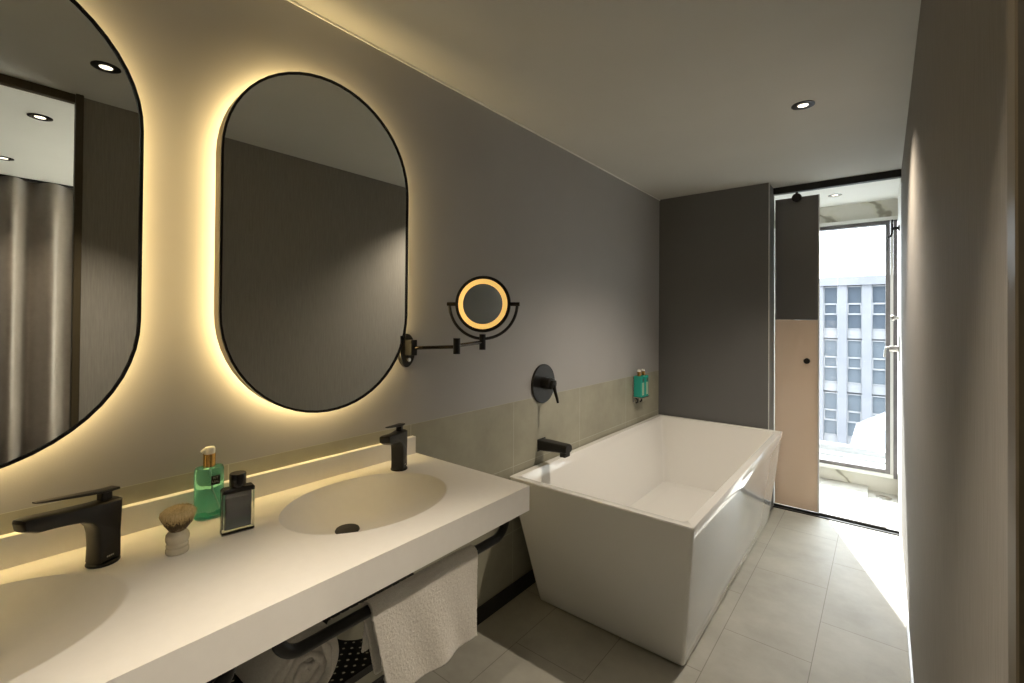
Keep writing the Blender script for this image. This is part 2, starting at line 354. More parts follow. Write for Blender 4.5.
# ------------------------------------------------------------------ bathtub
YT, YE, TZ, TW = 1.693, 3.560, .590, .856
bm = bmesh.new(); R_ = []
R_.append(rrect(.115, .785, YT+.11, YE-.10, .012, .006))
R_.append(rrect(.112, .790, YT+.106, YE-.096, .014, .012))
for k in range(1, 9):
    f = k/8; g = f
    R_.append(rrect(.112+(.008-.112)*g, .790+(TW-.790)*g, YT+.106*(1-g), YE-.096*(1-g), .014, .012+(TZ-.004-.012)*f))
R_.append(rrect(.010, TW-.002, YT+.002, YE-.002, .013, TZ))
ti = .034
R_.append(rrect(.008+ti, TW-ti-.003, YT+ti+.002, YE-ti-.002, .022, TZ))
R_.append(rrect(.008+ti+.003, TW-ti-.006, YT+ti+.006, YE-ti-.006, .024, TZ-.003))
for k in range(1, 10):
    f = k/9
    R_.append(rrect(.045+.095*f, TW-.04-.085*f, YT+.04+.17*f**1.1, YE-.04-.17*f**1.1, .024+.03*f, TZ-.003-(TZ-.16)*f))
R_.append(rrect(.165, TW-.15, YT+.24, YE-.24, .06, .142))
R_.append(rrect(.20, TW-.185, YT+.28, YE-.28, .05, .136))
loft(bm, R_)
tub = thing('bathtub', 'large glossy white tapered freestanding bathtub against the tiled wall', 'bathtub', (.45, 2.63, 0))
lobj('basin_shell', bm, ACRYL, tub, smooth=.6)
lobj('drain_cover', lathe(bmesh.new(), [(0, .1365), (.03, .1365), (.033, .140), (.03, .144), (0, .145)], 28, (.44, 2.63, 0)), CHROME, tub, smooth=.7)
lobj('plinth', B(.13, .77, YT+.13, YE-.12, 0, .02), BASEB, tub)

# spout and valve on wall above the tub
sp_o = thing('tub_spout', 'matt black wall spout reaching over the bathtub rim', 'spout', (0, 1.97, .68))
prof = []
R_ = []
for x, hz, zc, hy in ((.004, .026, .683, .034), (.05, .025, .684, .034), (.10, .022, .686, .033), (.14, .0205, .687, .032), (.160, .0195, .687, .032), (.168, .016, .687, .029)):
    R_.append([Vector((x, 1.97+p.x, zc+p.y)) for p in rrect(-hy, hy, -hz, hz, min(hz, .012), 0, 4)])
lobj('body', loft(bmesh.new(), R_), BLACK, sp_o, smooth=.6)
R_ = [[Vector((.145+p.x*.5, 1.97+p.y, z)) for p in rrect(-.034, .034, -.026, .026, .01, 0, 4)] for z in (.670, .648)]
lobj('outlet', loft(bmesh.new(), R_), BLACK, sp_o, smooth=.6)
lobj('wall_flange', B(0, .004, 1.935, 2.005, .652, .714, bev=.002), BLACK, sp_o)
vl = thing('tub_mixer_valve', 'round matt black mixer plate with lever on the grey wall over the bathtub', 'mixer tap', (0, 1.98, .995))
lobj('wall_plate', lathe(bmesh.new(), [(0, 0), (.102, 0), (.102, .006), (.099, .010), (0, .010)], 48, (0, 1.98, .996), 'x'), BLACK, vl, smooth=.7)
lobj('hub', lathe(bmesh.new(), [(0, .010), (.030, .010), (.030, .058), (.027, .060), (.019, .061), (.019, .078), (.0, .080)], 36, (0, 1.975, 1.0), 'x'), BLACK, vl, smooth=.6)
bm = bmesh.new(); box(bm, .064, .080, 1.960, 1.992, .985, 1.018, bev=.004)
tube(bm, [(.072, 1.976, .995), (.078, 1.978, .965), (.090, 1.981, .925), (.094, 1.982, .905)], [.010, .0085, .007, .006], 12)
lobj('lever', bm, BLACK, vl, smooth=.7)

# twin soap bottles on bracket by the dark wall
SY0 = 3.085
br = thing('bottle_bracket', 'small steel wall bracket carrying the two teal bottles over the tub', 'bracket', (0, SY0+.05, .77))
bm = bmesh.new(); box(bm, 0, .006, SY0+.005, SY0+.020, .745, .93, bev=.002); box(bm, 0, .006, SY0+.085, SY0+.10, .745, .93, bev=.002)
lobj('back_strip', bm, CHROME, br)
bm = bmesh.new(); box(bm, .006, .075, SY0-.012, SY0+.126, .782, .788, bev=.002)
lobj('ledge', bm, CHROME, br)
for yy in (SY0+.02, SY0+.09): lobj('hook', tube(bmesh.new(), [(.012, yy, .782), (.03, yy, .765), (.03, yy, .750), (.018, yy, .742)], .006, 10), DARKT, br, smooth=.7)
def wall_bottle(yc, label):
    t = thing('soap_bottle', label, 'bottle', (.040, yc, .789), 0, 'teal bottles on the wall bracket over the bathtub')
    o = obj('bottle_body', loft(bmesh.new(), [rrect(-.028, .030, -.029, .029, .008, z) for z in (0, .145)]), TEALP, t, smooth=.6)
    obj('collar', lathe(bmesh.new(), [(.0, .145), (.012, .145), (.012, .175), (0, .175)], 20), GOLD, t, smooth=.7)
    obj('pump_head', lathe(bmesh.new(), [(0, .175), (.012, .175), (.012, .186), (.008, .189), (0, .189)], 20), PUMPW, t, smooth=.7)
    obj('label_panel', B(.030, .0306, -.015, .015, .012, .10), PALEG, t)
    obj('brand_mark', B(.0306, .0312, -.010, .010, .108, .128), LABELB, t)
    return t
wall_bottle(SY0+.022, 'teal soap bottle on the wall bracket, the nearer of the pair')
wall_bottle(SY0+.092, 'teal soap bottle on the wall bracket, nearer the dark end wall')

# ------------------------------------------------------------------ vanity counter
CY0, CY1, CH, CT, CDX = -.374, 1.134, .8262, .0745, .545
BA, BB = .185, .235     # basin half axes x, y
BX = .262
BC = (.765, -.005)
bm = bmesh.new()
YM = (CY0+CY1)/2
def rect_pt(a, x0, x1, y0, y1, cx, cy):
    dx, dy = math.cos(a), math.sin(a); t = 1e9
    if dx > 1e-9: t = min(t, (x1-cx)/dx)
    if dx < -1e-9: t = min(t, (x0-cx)/dx)
    if dy > 1e-9: t = min(t, (y1-cy)/dy)
    if dy < -1e-9: t = min(t, (y0-cy)/dy)
    return Vector((cx+dx*t, cy+dy*t, CH))
tops = []
for (yc, ya, yb) in ((BC[0], YM, CY1), (BC[1], CY0, YM)):
    cor = [math.atan2(y-yc, x-BX) for x in (0, CDX) for y in (ya, yb)]
    ang = sorted(set([round(a % (2*PI), 6) for a in cor]+[round(2*PI*k/120, 6) for k in range(120)]))
    rings = []
    depth = .085
    def el(a, f, z):
        # drain sits nearer the front-left of the bowl, so rings drift towards it
        ox, oy = (1-f)*-.037, (1-f)*-.045
        return Vector((BX+ox+BA*f*math.cos(a), yc+oy+BB*f*math.sin(a), z))
    for f in [.02, .12, .25, .4, .52, .62, .70, .77, .83, .88, .92, .95, .975, .99, 1.0]:
        z = CH-depth*(1-f**2.6)**.95
        rings.append([el(a, f, z) for a in ang])
    rings.append([el(a, 1.02, CH) for a in ang])
    def par(a):  # polar angle of ellipse parameter, so corners line up
        return math.atan2(BB*math.sin(a), BA*math.cos(a))
    # use parameters whose polar angle hits the corners
    def inv(a): return math.atan2(math.sin(a)/BB, math.cos(a)/BA)
    rings = [[el(inv(a), f, z0) for a in ang] for f, z0 in [(f, CH-depth*(1-f**2.6)**.95) for f in (.02, .12, .25, .4, .52, .62, .70, .77, .83, .88, .92, .95, .975, .99, 1.0)]+[(1.02, CH)]]
    rings.append([rect_pt(a, 0, CDX, ya, yb, BX, yc) for a in ang])
    loft(bm, rings, True, False)
    under = [el(inv(a), .62, CH-CT) for a in ang]; outer = [rect_pt(a, 0, CDX, ya, yb, BX, yc) for a in ang]
    for p in outer: p.z = CH-CT
    loft(bm, [under, outer], False, False)
bmesh.ops.remove_doubles(bm, verts=bm.verts[:], dist=1e-5)
smooth_faces = len(bm.faces)
# skirts and underside
def quad(*p): bm.faces.new([bm.verts.new(q) for q in p])
zb = CH-CT
quad((CDX, CY0, CH), (CDX, CY1, CH), (CDX, CY1, zb), (CDX, CY0, zb)); quad((0, CY1, CH), (CDX, CY1, CH), (CDX, CY1, zb), (0, CY1, zb))
quad((0, CY0, CH), (0, CY0, zb), (CDX, CY0, zb), (CDX, CY0, CH))
quad((0, CY0, CH), (0, CY1, CH), (0, CY1, zb), (0, CY0, zb))
van = thing('vanity_counter', 'long white mineral washstand with two moulded oval basins under the mirrors', 'washbasin counter', (0, YM, .75))
lobj('countertop', bm, CORIAN, van, smooth=.9)
lobj('backsplash', B(.0, .020, CY0, CY1-.006, CH, CH+.064, bev=.0015), CORIAN, van)
for yc in BC:
    d = lobj('basin_drain', lathe(bmesh.new(), [(0, 0), (.031, 0), (.033, .003), (.031, .007), (0, .008)], 32, (BX-.037, yc-.045, CH-.0855)), BLACK, van, smooth=.7)
# perforated shelf with pipe cut-out, bottle traps
SZ = .47
shelf = thing('perforated_shelf', 'black perforated metal shelf hung under the washstand', 'shelf', (.17, YM, SZ))
def shelf_sheet(z):
    bm = bmesh.new()
    for yc, ya, yb in ((.765, YM, 1.02), (-.01, -.33, YM)):
        cor = [math.atan2(y-yc, x-.215) for x in (.005, .392) for y in (ya, yb)]
        ang = sorted(set([round(a % (2*PI), 6) for a in cor]+[round(2*PI*k/64, 6) for k in range(64)]))
        inner = [Vector((max(.15, .215+.085*math.cos(a)), yc+.085*math.sin(a), z)) for a in ang]
        outer = [rect_pt(a, .005, .392, ya, yb, .215, yc) for a in ang]
        for p in outer: p.z = z
        loft(bm, [inner, outer], False, False)
    bmesh.ops.remove_doubles(bm, verts=bm.verts[:], dist=1e-5)
    return bm
o = lobj('shelf_plate', shelf_sheet(SZ), PERF, shelf)
md = o.modifiers.new('thick', 'SOLIDIFY'); md.thickness = .002
bm = bmesh.new(); box(bm, .392, .396, -.33, 1.02, SZ-.012, SZ+.006)
lobj('shelf_edge', bm, BLACK, shelf)
for y in (-.33, .38, 1.02): lobj('support_strut', B(.004, .018, y-.008, y+.008, SZ-.01, zb), BLACK, shelf)
for yc in (.72, -.05):
    t = thing('bottle_trap', 'black waste pipe under the %s basin' % ('far' if yc > .5 else 'near'), 'pipe', (.22, yc, .6))
    lobj('trap_body', lathe(bmesh.new(), [(0, .56), (.022, .56), (.026, .565), (.026, .64), (.016, .65), (.016, .727), (0, .727)], 24, (.22, yc, 0)), BLACK, t, smooth=.7)
    lobj('outlet_pipe', tube(bmesh.new(), [(.22, yc, .615), (.10, yc, .615), (0.0, yc, .615)], .016, 16), BLACK, t, smooth=.7)
def rail(y0, y1, label):
    z, r = .688, .05; pts = [(.50, y0, zb)]
    for k in range(9): a = PI+PI/2*k/8; pts.append((.50, y0+r+r*math.cos(a), z+r+r*math.sin(a)))
    for k in range(9): a = -PI/2+PI/2*k/8; pts.append((.50, y1-r+r*math.cos(a), z+r+r*math.sin(a)))
    pts.append((.50, y1, zb))
    t = thing('towel_rail', label, 'towel rail', (.5, (y0+y1)/2, z), 0, 'black tubular rails under the washstand')
    lobj('bar', tube(bmesh.new(), pts, .0125, 16), BLACK, t, smooth=.7)
    for y in (y0, y1): lobj('mount', lathe(bmesh.new(), [(0, zb-.004), (.02, zb-.004), (.02, zb), (0, zb)], 24, (.5, y, 0)), BLACK, t, smooth=.7)
rail(.405, 1.075, 'black tubular rail under the counter holding the white hand towel')
rail(-.345, .325, 'empty black tubular rail under the near end of the counter')

# hand towel
def cloth_strip(y0f, y1f, prof, nv, m, amp=.0007, wave=.006, seed=1):
    random.seed(seed); bm = bmesh.new(); rows = []
    L = [0]
    for a, b2 in zip(prof, prof[1:]): L.append(L[-1]+math.hypot(b2[0]-a[0], b2[1]-a[1]))
    nu = int(L[-1]/.0024)
    for i in range(nu+1):
        s = L[-1]*i/nu; k = 0
        while k < len(L)-2 and L[k+1] < s: k += 1
        f = (s-L[k])/(L[k+1]-L[k]); x = prof[k][0]*(1-f)+prof[k+1][0]*f; z = prof[k][1]*(1-f)+prof[k+1][1]*f
        row = []
        for j in range(nv+1):
            g = j/nv; hang = max(0, .70-z)/.24
            y = y0f(z)*(1-g)+y1f(z)*g
            wx = wave*hang*(math.sin(g*9+seed)+.6*math.sin(g*17+2*seed+z*10))
            row.append(bm.verts.new((x+wx+random.uniform(-amp, amp), y+random.uniform(-amp, amp)*.6, z+random.uniform(-amp, amp)*.6)))
        rows.append(row)
    for a, b2 in zip(rows, rows[1:]):
        for j in range(nv): bm.faces.new((a[j], a[j+1], b2[j+1], b2[j]))
    return bm
def arc(r, n=8): return [(.50+r*math.cos(a), .688+r*math.sin(a)) for a in [PI*k/n for k in range(n, -1, -1)]]
ht = thing('hand_towel', 'white terry hand towel folded over the black rail below the counter', 'towel', (.5, .76, .47))
prof = [(.478, .520)]+arc(.021)+[(.523, .60), (.527, .475)]
bm = cloth_strip(lambda z: .600+max(0, .68-z)*.22, lambda z: .932-max(0, .68-z)*.03, prof, 140, TERRY, seed=3)
o = lobj('front_fold', bm, TERRY, ht, smooth=3)
md = o.modifiers.new('thick', 'SOLIDIFY'); md.thickness = .007; md.offset = -1
prof = [(.468, .575)]+[(.50+.0145*math.cos(a), .688+.0145*math.sin(a)) for a in [PI*k/6 for k in range(6, 2, -1)]]
bm = cloth_strip(lambda z: .612, lambda z: .925, prof, 130, TERRY, seed=5, wave=.004)
o = lobj('back_fold', bm, TERRY, ht, smooth=3); md = o.modifiers.new('thick', 'SOLIDIFY'); md.thickness = .006; md.offset = 1

# rolled towels on the shelf
def rolled(x0, x1, yc, r, label, rz=0):
    t = thing('rolled_towel', label, 'towel', (x1, yc, SZ+.0015), rz)
    bm = bmesh.new(); rings = []
    ln = x0-x1
    for x, f in ((0, .80), (.006, .93), (.018, .99), (.03, 1), (-ln-.03, 1), (-ln-.01, .96), (-ln, .85)):
        rings.append([Vector((-x, r*f*math.cos(a)*1.03, r+r*f*math.sin(a))) for a in [2*PI*k/40 for k in range(40)]])
    loft(bm, rings); obj('rolled_body', bm, TERRY2, t, smooth=1.2)
    bm = bmesh.new(); pts = []
    for k in range(120):
        a = k/120*2*PI*2.6+.5; rr = r*(.16+.66*k/120)*(1+.06*math.sin(a*3.3))
        pts.append((.001+.002*math.sin(k*.4), rr*math.cos(a), r+rr*math.sin(a)))
    tube(bm, pts, [.008+.0025*math.sin(k*.7) for k in range(120)], 8); obj('spiral_end', bm, TERRY2, t, smooth=1.5)
rolled(.06, .400, .515, .085, 'rolled white towel on the shelf, its spiral end facing out')

# ------------------------------------------------------------------ basin taps
def tap(px, py, label, rz=0):
    t = thing('basin_tap', label, 'tap', (px, py, CH), rz, 'black basin taps on the washstand')
    obj('flange', lathe(bmesh.new(), [(0, 0), (.027, 0), (.028, .002), (.027, .005), (.023, .007), (0, .007)], 36), BLACK, t, smooth=.7)
    # body: column that bends into a flat spout towards -y
    prof = [(.0215, .006), (.022, .06), (.0245, .126), (.020, .1285), (-.02, .1295), (-.075, .1365), (-.128, .1445), (-.139, .143), (-.1415, .137),
            (-.138, .122), (-.118, .112), (-.092, .109), (-.070, .1055), (-.050, .101), (-.035, .0925), (-.026, .081), (-.0225, .066), (-.021, .04), (-.0215, .006)]
    bm = bmesh.new()
    n_ = len(prof); xs = [(.62, .0), (.86, .18), (.97, .45), (1, 1)]
    # cross-section rounding: several inset layers each side
    cy = sum(p[0] for p in prof)/n_
    def hw(y, z):
        if z < .08: return .0215
        f = max(0, min(1, (-.02-y)/.11)); return .0215*(1-f)+.0175*f
    layers = []
    mid = [(-.0, z) for z in (0,)]
    def inset(p, d):
        out = []
        for i in range(n_):
            a, b2, c2 = Vector(p[i-1]), Vector(p[i]), Vector(p[(i+1) % n_])
            e1 = (b2-a).normalized(); e2 = (c2-b2).normalized() if (c2-b2).length > 1e-6 else e1
            nn = Vector((-(e1.y+e2.y), e1.x+e2.x)); nn.normalize(); out.append((b2.x+nn.x*d, b2.y+nn.y*d))
        return out
    area2 = sum(prof[i][0]*prof[(i+1) % n_][1]-prof[(i+1) % n_][0]*prof[i][1] for i in range(n_))
    sgn = 1 if area2 > 0 else -1
    for q in (-1, -.93, -.78, -.5, 0, .5, .78, .93, 1):
        d = (1-math.sqrt(max(0, 1-abs(q)**3)))*.0055
        ip = inset(prof, d*sgn)
        layers.append([Vector((q*hw(*prof[i]), ip[i][0], max(.004, ip[i][1]))) for i in range(n_)])
    loft(bm, layers); obj('spout_body', bm, TAPM, t, smooth=.55)
    bm = bmesh.new(); box(bm, -.009, .009, -.009, .011, .122, .146, bev=.003)
    obj('lever_neck', bm, BLACK, t)
    R_ = []
    for y, hx, z0, z1 in ((.022, .013, .143, .148), (.0, .0125, .143, .150), (-.05, .011, .1515, .157), (-.108, .008, .162, .1655), (-.116, .006, .164, .1665)):
        R_.append([Vector((p.x, y, (z0+z1)/2+p.y)) for p in rrect(-hx, hx, -(z1-z0)/2, (z1-z0)/2, (z1-z0)*.45, 0, 3)])
    obj('lever', loft(bmesh.new(), R_), BLACK, t, smooth=.6)
    bm = bmesh.new()
    for k in range(4): box(bm, .0216, .0219, -.008+k*.0035, -.0056+k*.0035, .016, .019)
    obj('maker_mark', bm, PRINTW, t)
    return t
tap(.132, .2205, 'black single lever basin tap at the left, spout over the near basin', math.radians(25))
tap(.1185, .976, 'black single lever basin tap beside the far basin, seen end on', math.radians(34))

# ------------------------------------------------------------------ toiletries
t = thing('pump_bottle', 'green glass pump bottle with gold collar, between brush and backsplash', 'bottle', (.053, .437, CH), math.radians(-8))
def ell(a, b2, z, n=40, e=2.4):
    o = []
    for k in range(n):
        th = 2*PI*k/n; c2, s2 = math.cos(th), math.sin(th)
        o.append(Vector((a*math.copysign(abs(c2)**(2/e), c2), b2*math.copysign(abs(s2)**(2/e), s2), z)))
    return o
obj('bottle_body', loft(bmesh.new(), [ell(.022, .029, 0), ell(.024, .032, .003), ell(.024, .032, .120), ell(.022, .030, .126), ell(.012, .014, .128)]), TEAL, t, smooth=.6)
obj('thick_base', loft(bmesh.new(), [ell(.0205, .028, .003), ell(.0215, .030, .010)]), TEALP, t, smooth=.6)
obj('collar', lathe(bmesh.new(), [(0, .128), (.0135, .128), (.0135, .160), (0, .160)], 28), GOLD, t, smooth=.7)
bm = lathe(bmesh.new(), [(0, .160), (.012, .160), (.0125, .172), (.010, .176), (0, .177)], 24); tube(bm, [(0, 0, .171), (.003, -.012, .170), (.004, -.0175, .166)], [.0065, .005, .004], 10)
obj('pump_head', bm, PUMPW, t, smooth=.7)
obj('dip_tube', tube(bmesh.new(), [(0, 0, .127), (.002, .006, .07), (.004, .020, .02)], .0018, 8), PUMPW, t, smooth=.7)
lb = obj('brand_label', loft(bmesh.new(), [[Vector((.0238+dx, y, z)) for y, z in ((.0, .086), (.019, .086), (.019, .108), (.0, .108))] for dx in (.0, .0012)]), LABELB, t)
def text(body, size, loc, rot, m, parent, name='lettering'):
    cu = bpy.data.curves.new(name, 'FONT'); cu.body = body; cu.size = size; cu.align_x = 'CENTER'; cu.align_y = 'CENTER'; cu.extrude = .0002
    o = bpy.data.objects.new(name, cu); COL.objects.link(o); bpy.context.view_layer.update()
    me = bpy.data.meshes.new_from_object(o); bpy.data.objects.remove(o)
    o = bpy.data.objects.new(name, me); COL.objects.link(o); me.materials.clear(); me.materials.append(m); o.location = loc; o.rotation_euler = rot; o.parent = parent
    return o
for i, s in enumerate(('RIT', 'UAL')): text(s, .0080, (.0253, .0095, .1025-i*.0095), (PI/2, 0, PI/2), PRINTW, t)

t = thing('perfume_bottle', 'rectangular smoky glass perfume bottle with black cap on the counter', 'bottle', (.190, .452, CH), math.radians(-10))
obj('outer_glass', loft(bmesh.new(), [rrect(-.014, .014, -.034, .034, .004, z) for z in (0, .100)]+[rrect(-.011, .011, -.030, .030, .004, .104)]), CLEARG, t, smooth=.6)
obj('liquid', loft(bmesh.new(), [rrect(-.0105, .0105, -.0275, .0275, .005, z) for z in (.011, .099)]), SMOKE, t, smooth=.6)
obj('shoulder', loft(bmesh.new(), [rrect(-.0142, .0142, -.0342, .0342, .004, z) for z in (.094, .1005)]+[rrect(-.0115, .0115, -.0305, .0305, .004, .1045)]), BLACKG, t, smooth=.6)
obj('cap', lathe(bmesh.new(), [(0, .104), (.012, .104), (.012, .108), (.0175, .109), (.0175, .134), (.0165, .1365), (0, .137)], 32), BLACKG, t, smooth=.6)

t = thing('shaving_brush', 'bone handled shaving brush with fanned badger hair standing on the counter', 'shaving brush', (.200, .330, CH))
obj('handle', lathe(bmesh.new(), [(0, 0), (.0195, 0), (.0212, .003), (.0212, .009), (.0200, .0115), (.0193, .0125), (.0200, .0145), (.0205, .0175), (.0193, .0205), (.0190, .022), (.0212, .027), (.0220, .033), (.0207, .040), (.0165, .045), (.0135, .048), (0, .048)], 36), BONE, t, smooth=.5)
o = text('shave', .006, (.0215, .001, .0335), (PI/2, 0, PI/2), INK, t, 'engraving'); o.data.materials[0] = INK
bpy.data.objects.remove(o)
bm = bmesh.new(); random.seed(4)
lathe(bm, [(0, .044), (.012, .044), (.0165, .053), (.0235, .063), (.0295, .073), (.0325, .081), (.0315, .087), (.025, .0925), (.014, .0955), (0, .0965)], 48)
for k in range(1500):
    a = random.uniform(0, 2*PI); r0 = random.random()**.35; top = .0345*r0
    b0 = Vector((.012*r0*math.cos(a), .012*r0*math.sin(a), .044)); hh = .0985-.016*r0**3+random.uniform(-.002, .002)
    e = Vector((top*math.cos(a), top*math.sin(a), hh)); e += Vector((random.uniform(-.0015, .0015), random.uniform(-.0015, .0015)+.003, 0))
    m_ = b0.lerp(e, .5)+Vector((math.cos(a), math.sin(a), 0))*.004*r0
    s = Vector((-math.sin(a), math.cos(a), 0))*.0005
    vs_ = [bm.verts.new(q) for q in (b0-s, b0+s, m_+s, e+s*.3, e-s*.3, m_-s)]
    bm.faces.new((vs_[0], vs_[1], vs_[2], vs_[5])); bm.faces.new((vs_[5], vs_[2], vs_[3], vs_[4]))
o = obj('bristles', bm, HAIR, t); o['kind'] = 'stuff'

# ------------------------------------------------------------------ big mirrors with halo light
def big_mirror(y0, y1, z0, z1, label):
    t = thing('wall_mirror', label, 'mirror', (0, (y0+y1)/2, z0), 0, 'backlit oval mirrors over the washstand')
    lobj('housing', loft(bmesh.new(), [stadium(y0, y1, z0, z1, .030, .002), stadium(y0, y1, z0, z1, .064, .002)]), HOUSING, t, smooth=.6)
    bm = bmesh.new()
    loft(bm, [stadium(y0, y1, z0, z1, .064, .0), stadium(y0, y1, z0, z1, .071, .0), stadium(y0, y1, z0, z1, .071, .0065), stadium(y0, y1, z0, z1, .067, .0065), stadium(y0, y1, z0, z1, .064, .0065)], False, False)
    lobj('frame', bm, BLACKG, t, smooth=.6)
    lobj('mirror_glass', loft(bmesh.new(), [stadium(y0, y1, z0, z1, .0645, .006), stadium(y0, y1, z0, z1, .0675, .006)]), MIRROR, t)
    lobj('back_spacer', loft(bmesh.new(), [stadium(y0, y1, z0, z1, .0, .06), stadium(y0, y1, z0, z1, .030, .06)]), HOUSING, t, smooth=.6)
    lobj('led_strip', loft(bmesh.new(), [stadium(y0, y1, z0, z1, .016, .022), stadium(y0, y1, z0, z1, .028, .022)], False, False), LEDM, t, smooth=.6)
big_mirror(.448, 1.043, 1.046, 2.056, 'backlit oval mirror with black frame over the far basin')
big_mirror(-.304, .291, 1.026, 2.050, 'backlit oval mirror cut by the left picture edge, reflecting the curtain')

# ------------------------------------------------------------------ magnifying mirror on swing arm
mm = thing('magnifying_mirror', 'round lit magnifying mirror on black swing arm beside the oval mirror', 'mirror', (0, 1.09, 1.21))
C0 = Vector((.19, 1.307, 1.387))
bm = bmesh.new()
R_ = [[Vector((x, 1.09+p.x, 1.212+p.y)) for p in [Vector((.036*f*math.cos(a), .062*f*math.sin(a))) for a in [2*PI*k/36 for k in range(36)]]] for x, f in ((0, 1), (.012, 1), (.016, .93))]
lobj('wall_plate', loft(bm, R_), BLACK, mm, smooth=.6)
lobj('knob', lathe(bmesh.new(), [(0, .016), (.009, .016), (.008, .024), (0, .025)], 20, (0, 1.09, 1.178), 'x'), CHROME, mm, smooth=.7)
J0, J1, J2 = Vector((.035, 1.09, 1.222)), Vector((.215, 1.145, 1.232)), Vector((.19, 1.306, 1.24))
lobj('wall_joint', B(.016, .052, 1.076, 1.104, 1.195, 1.252, bev=.002), BLACK, mm)
lobj('arm', tube(bmesh.new(), [J0, J1], .0065, 14), BRONZE, mm, smooth=.7)
def post(c, r, h0, h1): return lathe(bmesh.new(), [(0, h0), (r, h0), (r, h1), (0, h1)], 20, (c.x, c.y, 0))
lobj('elbow_joint', post(J1, .0125, 1.207, 1.262), BLACK, mm, smooth=.7)
lobj('arm', tube(bmesh.new(), [J1+Vector((0, 0, .004)), J2+Vector((0, 0, .002))], .0065, 14), BRONZE, mm, smooth=.7)
lobj('yoke_post', post(J2, .0125, 1.213, 1.272), BLACK, mm, smooth=.7)
# mirror head frame: faces the room, towards the basin user
nv = (Vector((CAM.x, CAM.y, CAM.z+.05))-C0).normalized()
nv = (nv-Vector((c_, s_, 0))*.22+Vector((0, 0, .04))).normalized()
side = Vector((0, 0, 1)).cross(nv).normalized(); up = nv.cross(side)
def disc(prof, segs=48):
    return loft(bmesh.new(), [[C0+side*(r*math.cos(2*PI*k/segs))+up*(r*math.sin(2*PI*k/segs))+nv*h for k in range(segs)] for r, h in prof])
R0 = .108
lobj('head_rim', disc([(.0, -.020), (R0-.012, -.020), (R0-.002, -.014), (R0, -.006), (R0, .006), (R0-.004, .009), (R0-.012, .008), (R0-.012, .004), (0, .004)]), BLACK, mm, smooth=.6)
lobj('light_ring', disc([(R0-.012, .004), (R0-.012, .0065), (R0-.031, .0065), (R0-.031, .004)]), RINGL, mm, smooth=.6)
lobj('magnifying_glass', disc([(0, .004), (R0-.031, .004), (R0-.031, .007), (0, .007)]), MIRROR, mm)
ry = R0+.024
pts = [C0+side*(ry*math.cos(a))+Vector((0, 0, 1))*(ry*math.sin(a)) for a in [PI+PI*k/32 for k in range(33)]]
lobj('yoke', tube(bmesh.new(), pts, .0058, 12), BLACK, mm, smooth=.7)
for s in (-1, 1):
    lobj('pivot_knob', tube(bmesh.new(), [C0+side*(s*(R0-.002)), C0+side*(s*(ry+.009))], .0075, 14), BRONZE, mm, smooth=.7)

# ------------------------------------------------------------------ downlights
def downlight(x, y, e, ring, label, z=H, cone=110):
    t = thing('downlight', label, 'ceiling light', (x, y, z), 0, 'recessed ceiling downlights')
    obj('trim_ring', lathe(bmesh.new(), [(.020, 0), (.045, 0), (.045, -.003), (.040, -.005), (.022, -.0035), (.020, -.0005)], 36), ring, t, smooth=.6)
    obj('lens', lathe(bmesh.new(), [(0, -.0008), (.020, -.0008), (.020, -.0025), (0, -.003)], 32), LENS, t, smooth=.7)
    if e:
        l_ = bpy.data.lights.new('downlight_bulb', 'SPOT'); l_.energy = e; l_.spot_size = math.radians(cone); l_.spot_blend = .8; l_.shadow_soft_size = .014; l_.color = (1, .86, .68)
        o = bpy.data.objects.new('downlight_bulb', l_); COL.objects.link(o); o.parent = t; o.location = (0, 0, -.012)
downlight(1.064, .394, 38, DARKT, 'recessed black ringed downlight over the washstand, seen in the left mirror', cone=68)
downlight(1.107, 2.373, 36, DARKT, 'recessed round downlight in the grey ceiling beside the bathtub', cone=120)
downlight(1.098, 4.225, 6, CHROME, 'recessed downlight in the white ceiling of the shower')
downlight(1.90, .30, 12, BLACKG, 'bedroom downlight reflected in the left mirror, the nearer of two')
downlight(2.90, .243, 12, BLACKG, 'bedroom downlight reflected in the left mirror, just above the curtain')

# ------------------------------------------------------------------ curtain in the bedroom
bm = bmesh.new(); nx = 360; rows = []
for i in range(nx+1):
    y = -1.2+2.6*i/nx; ph = y/.19*2*PI
    rows.append([bm.verts.new((3.42+(.062+.014*math.sin(y*7))*math.sin(ph+.6*math.sin(y*5))*(1 if z < 2 else .75), y, z)) for z in (.02, .6, 1.3, 2.0, 2.272)])
for a, b2 in zip(rows, rows[1:]):
    for j in range(4): bm.faces.new((a[j], b2[j], b2[j+1], a[j+1]))
cu = thing('curtain', 'taupe satin pleated curtain reflected in the left mirror', 'curtain', (3.42, .1, 0))
o = lobj('drape', bm, CURT, cu, smooth=3); md = o.modifiers.new('thick', 'SOLIDIFY'); md.thickness = .003
lobj('curtain_track', B(3.40, 3.44, -1.25, 1.45, 2.272, H), BLACK, cu)

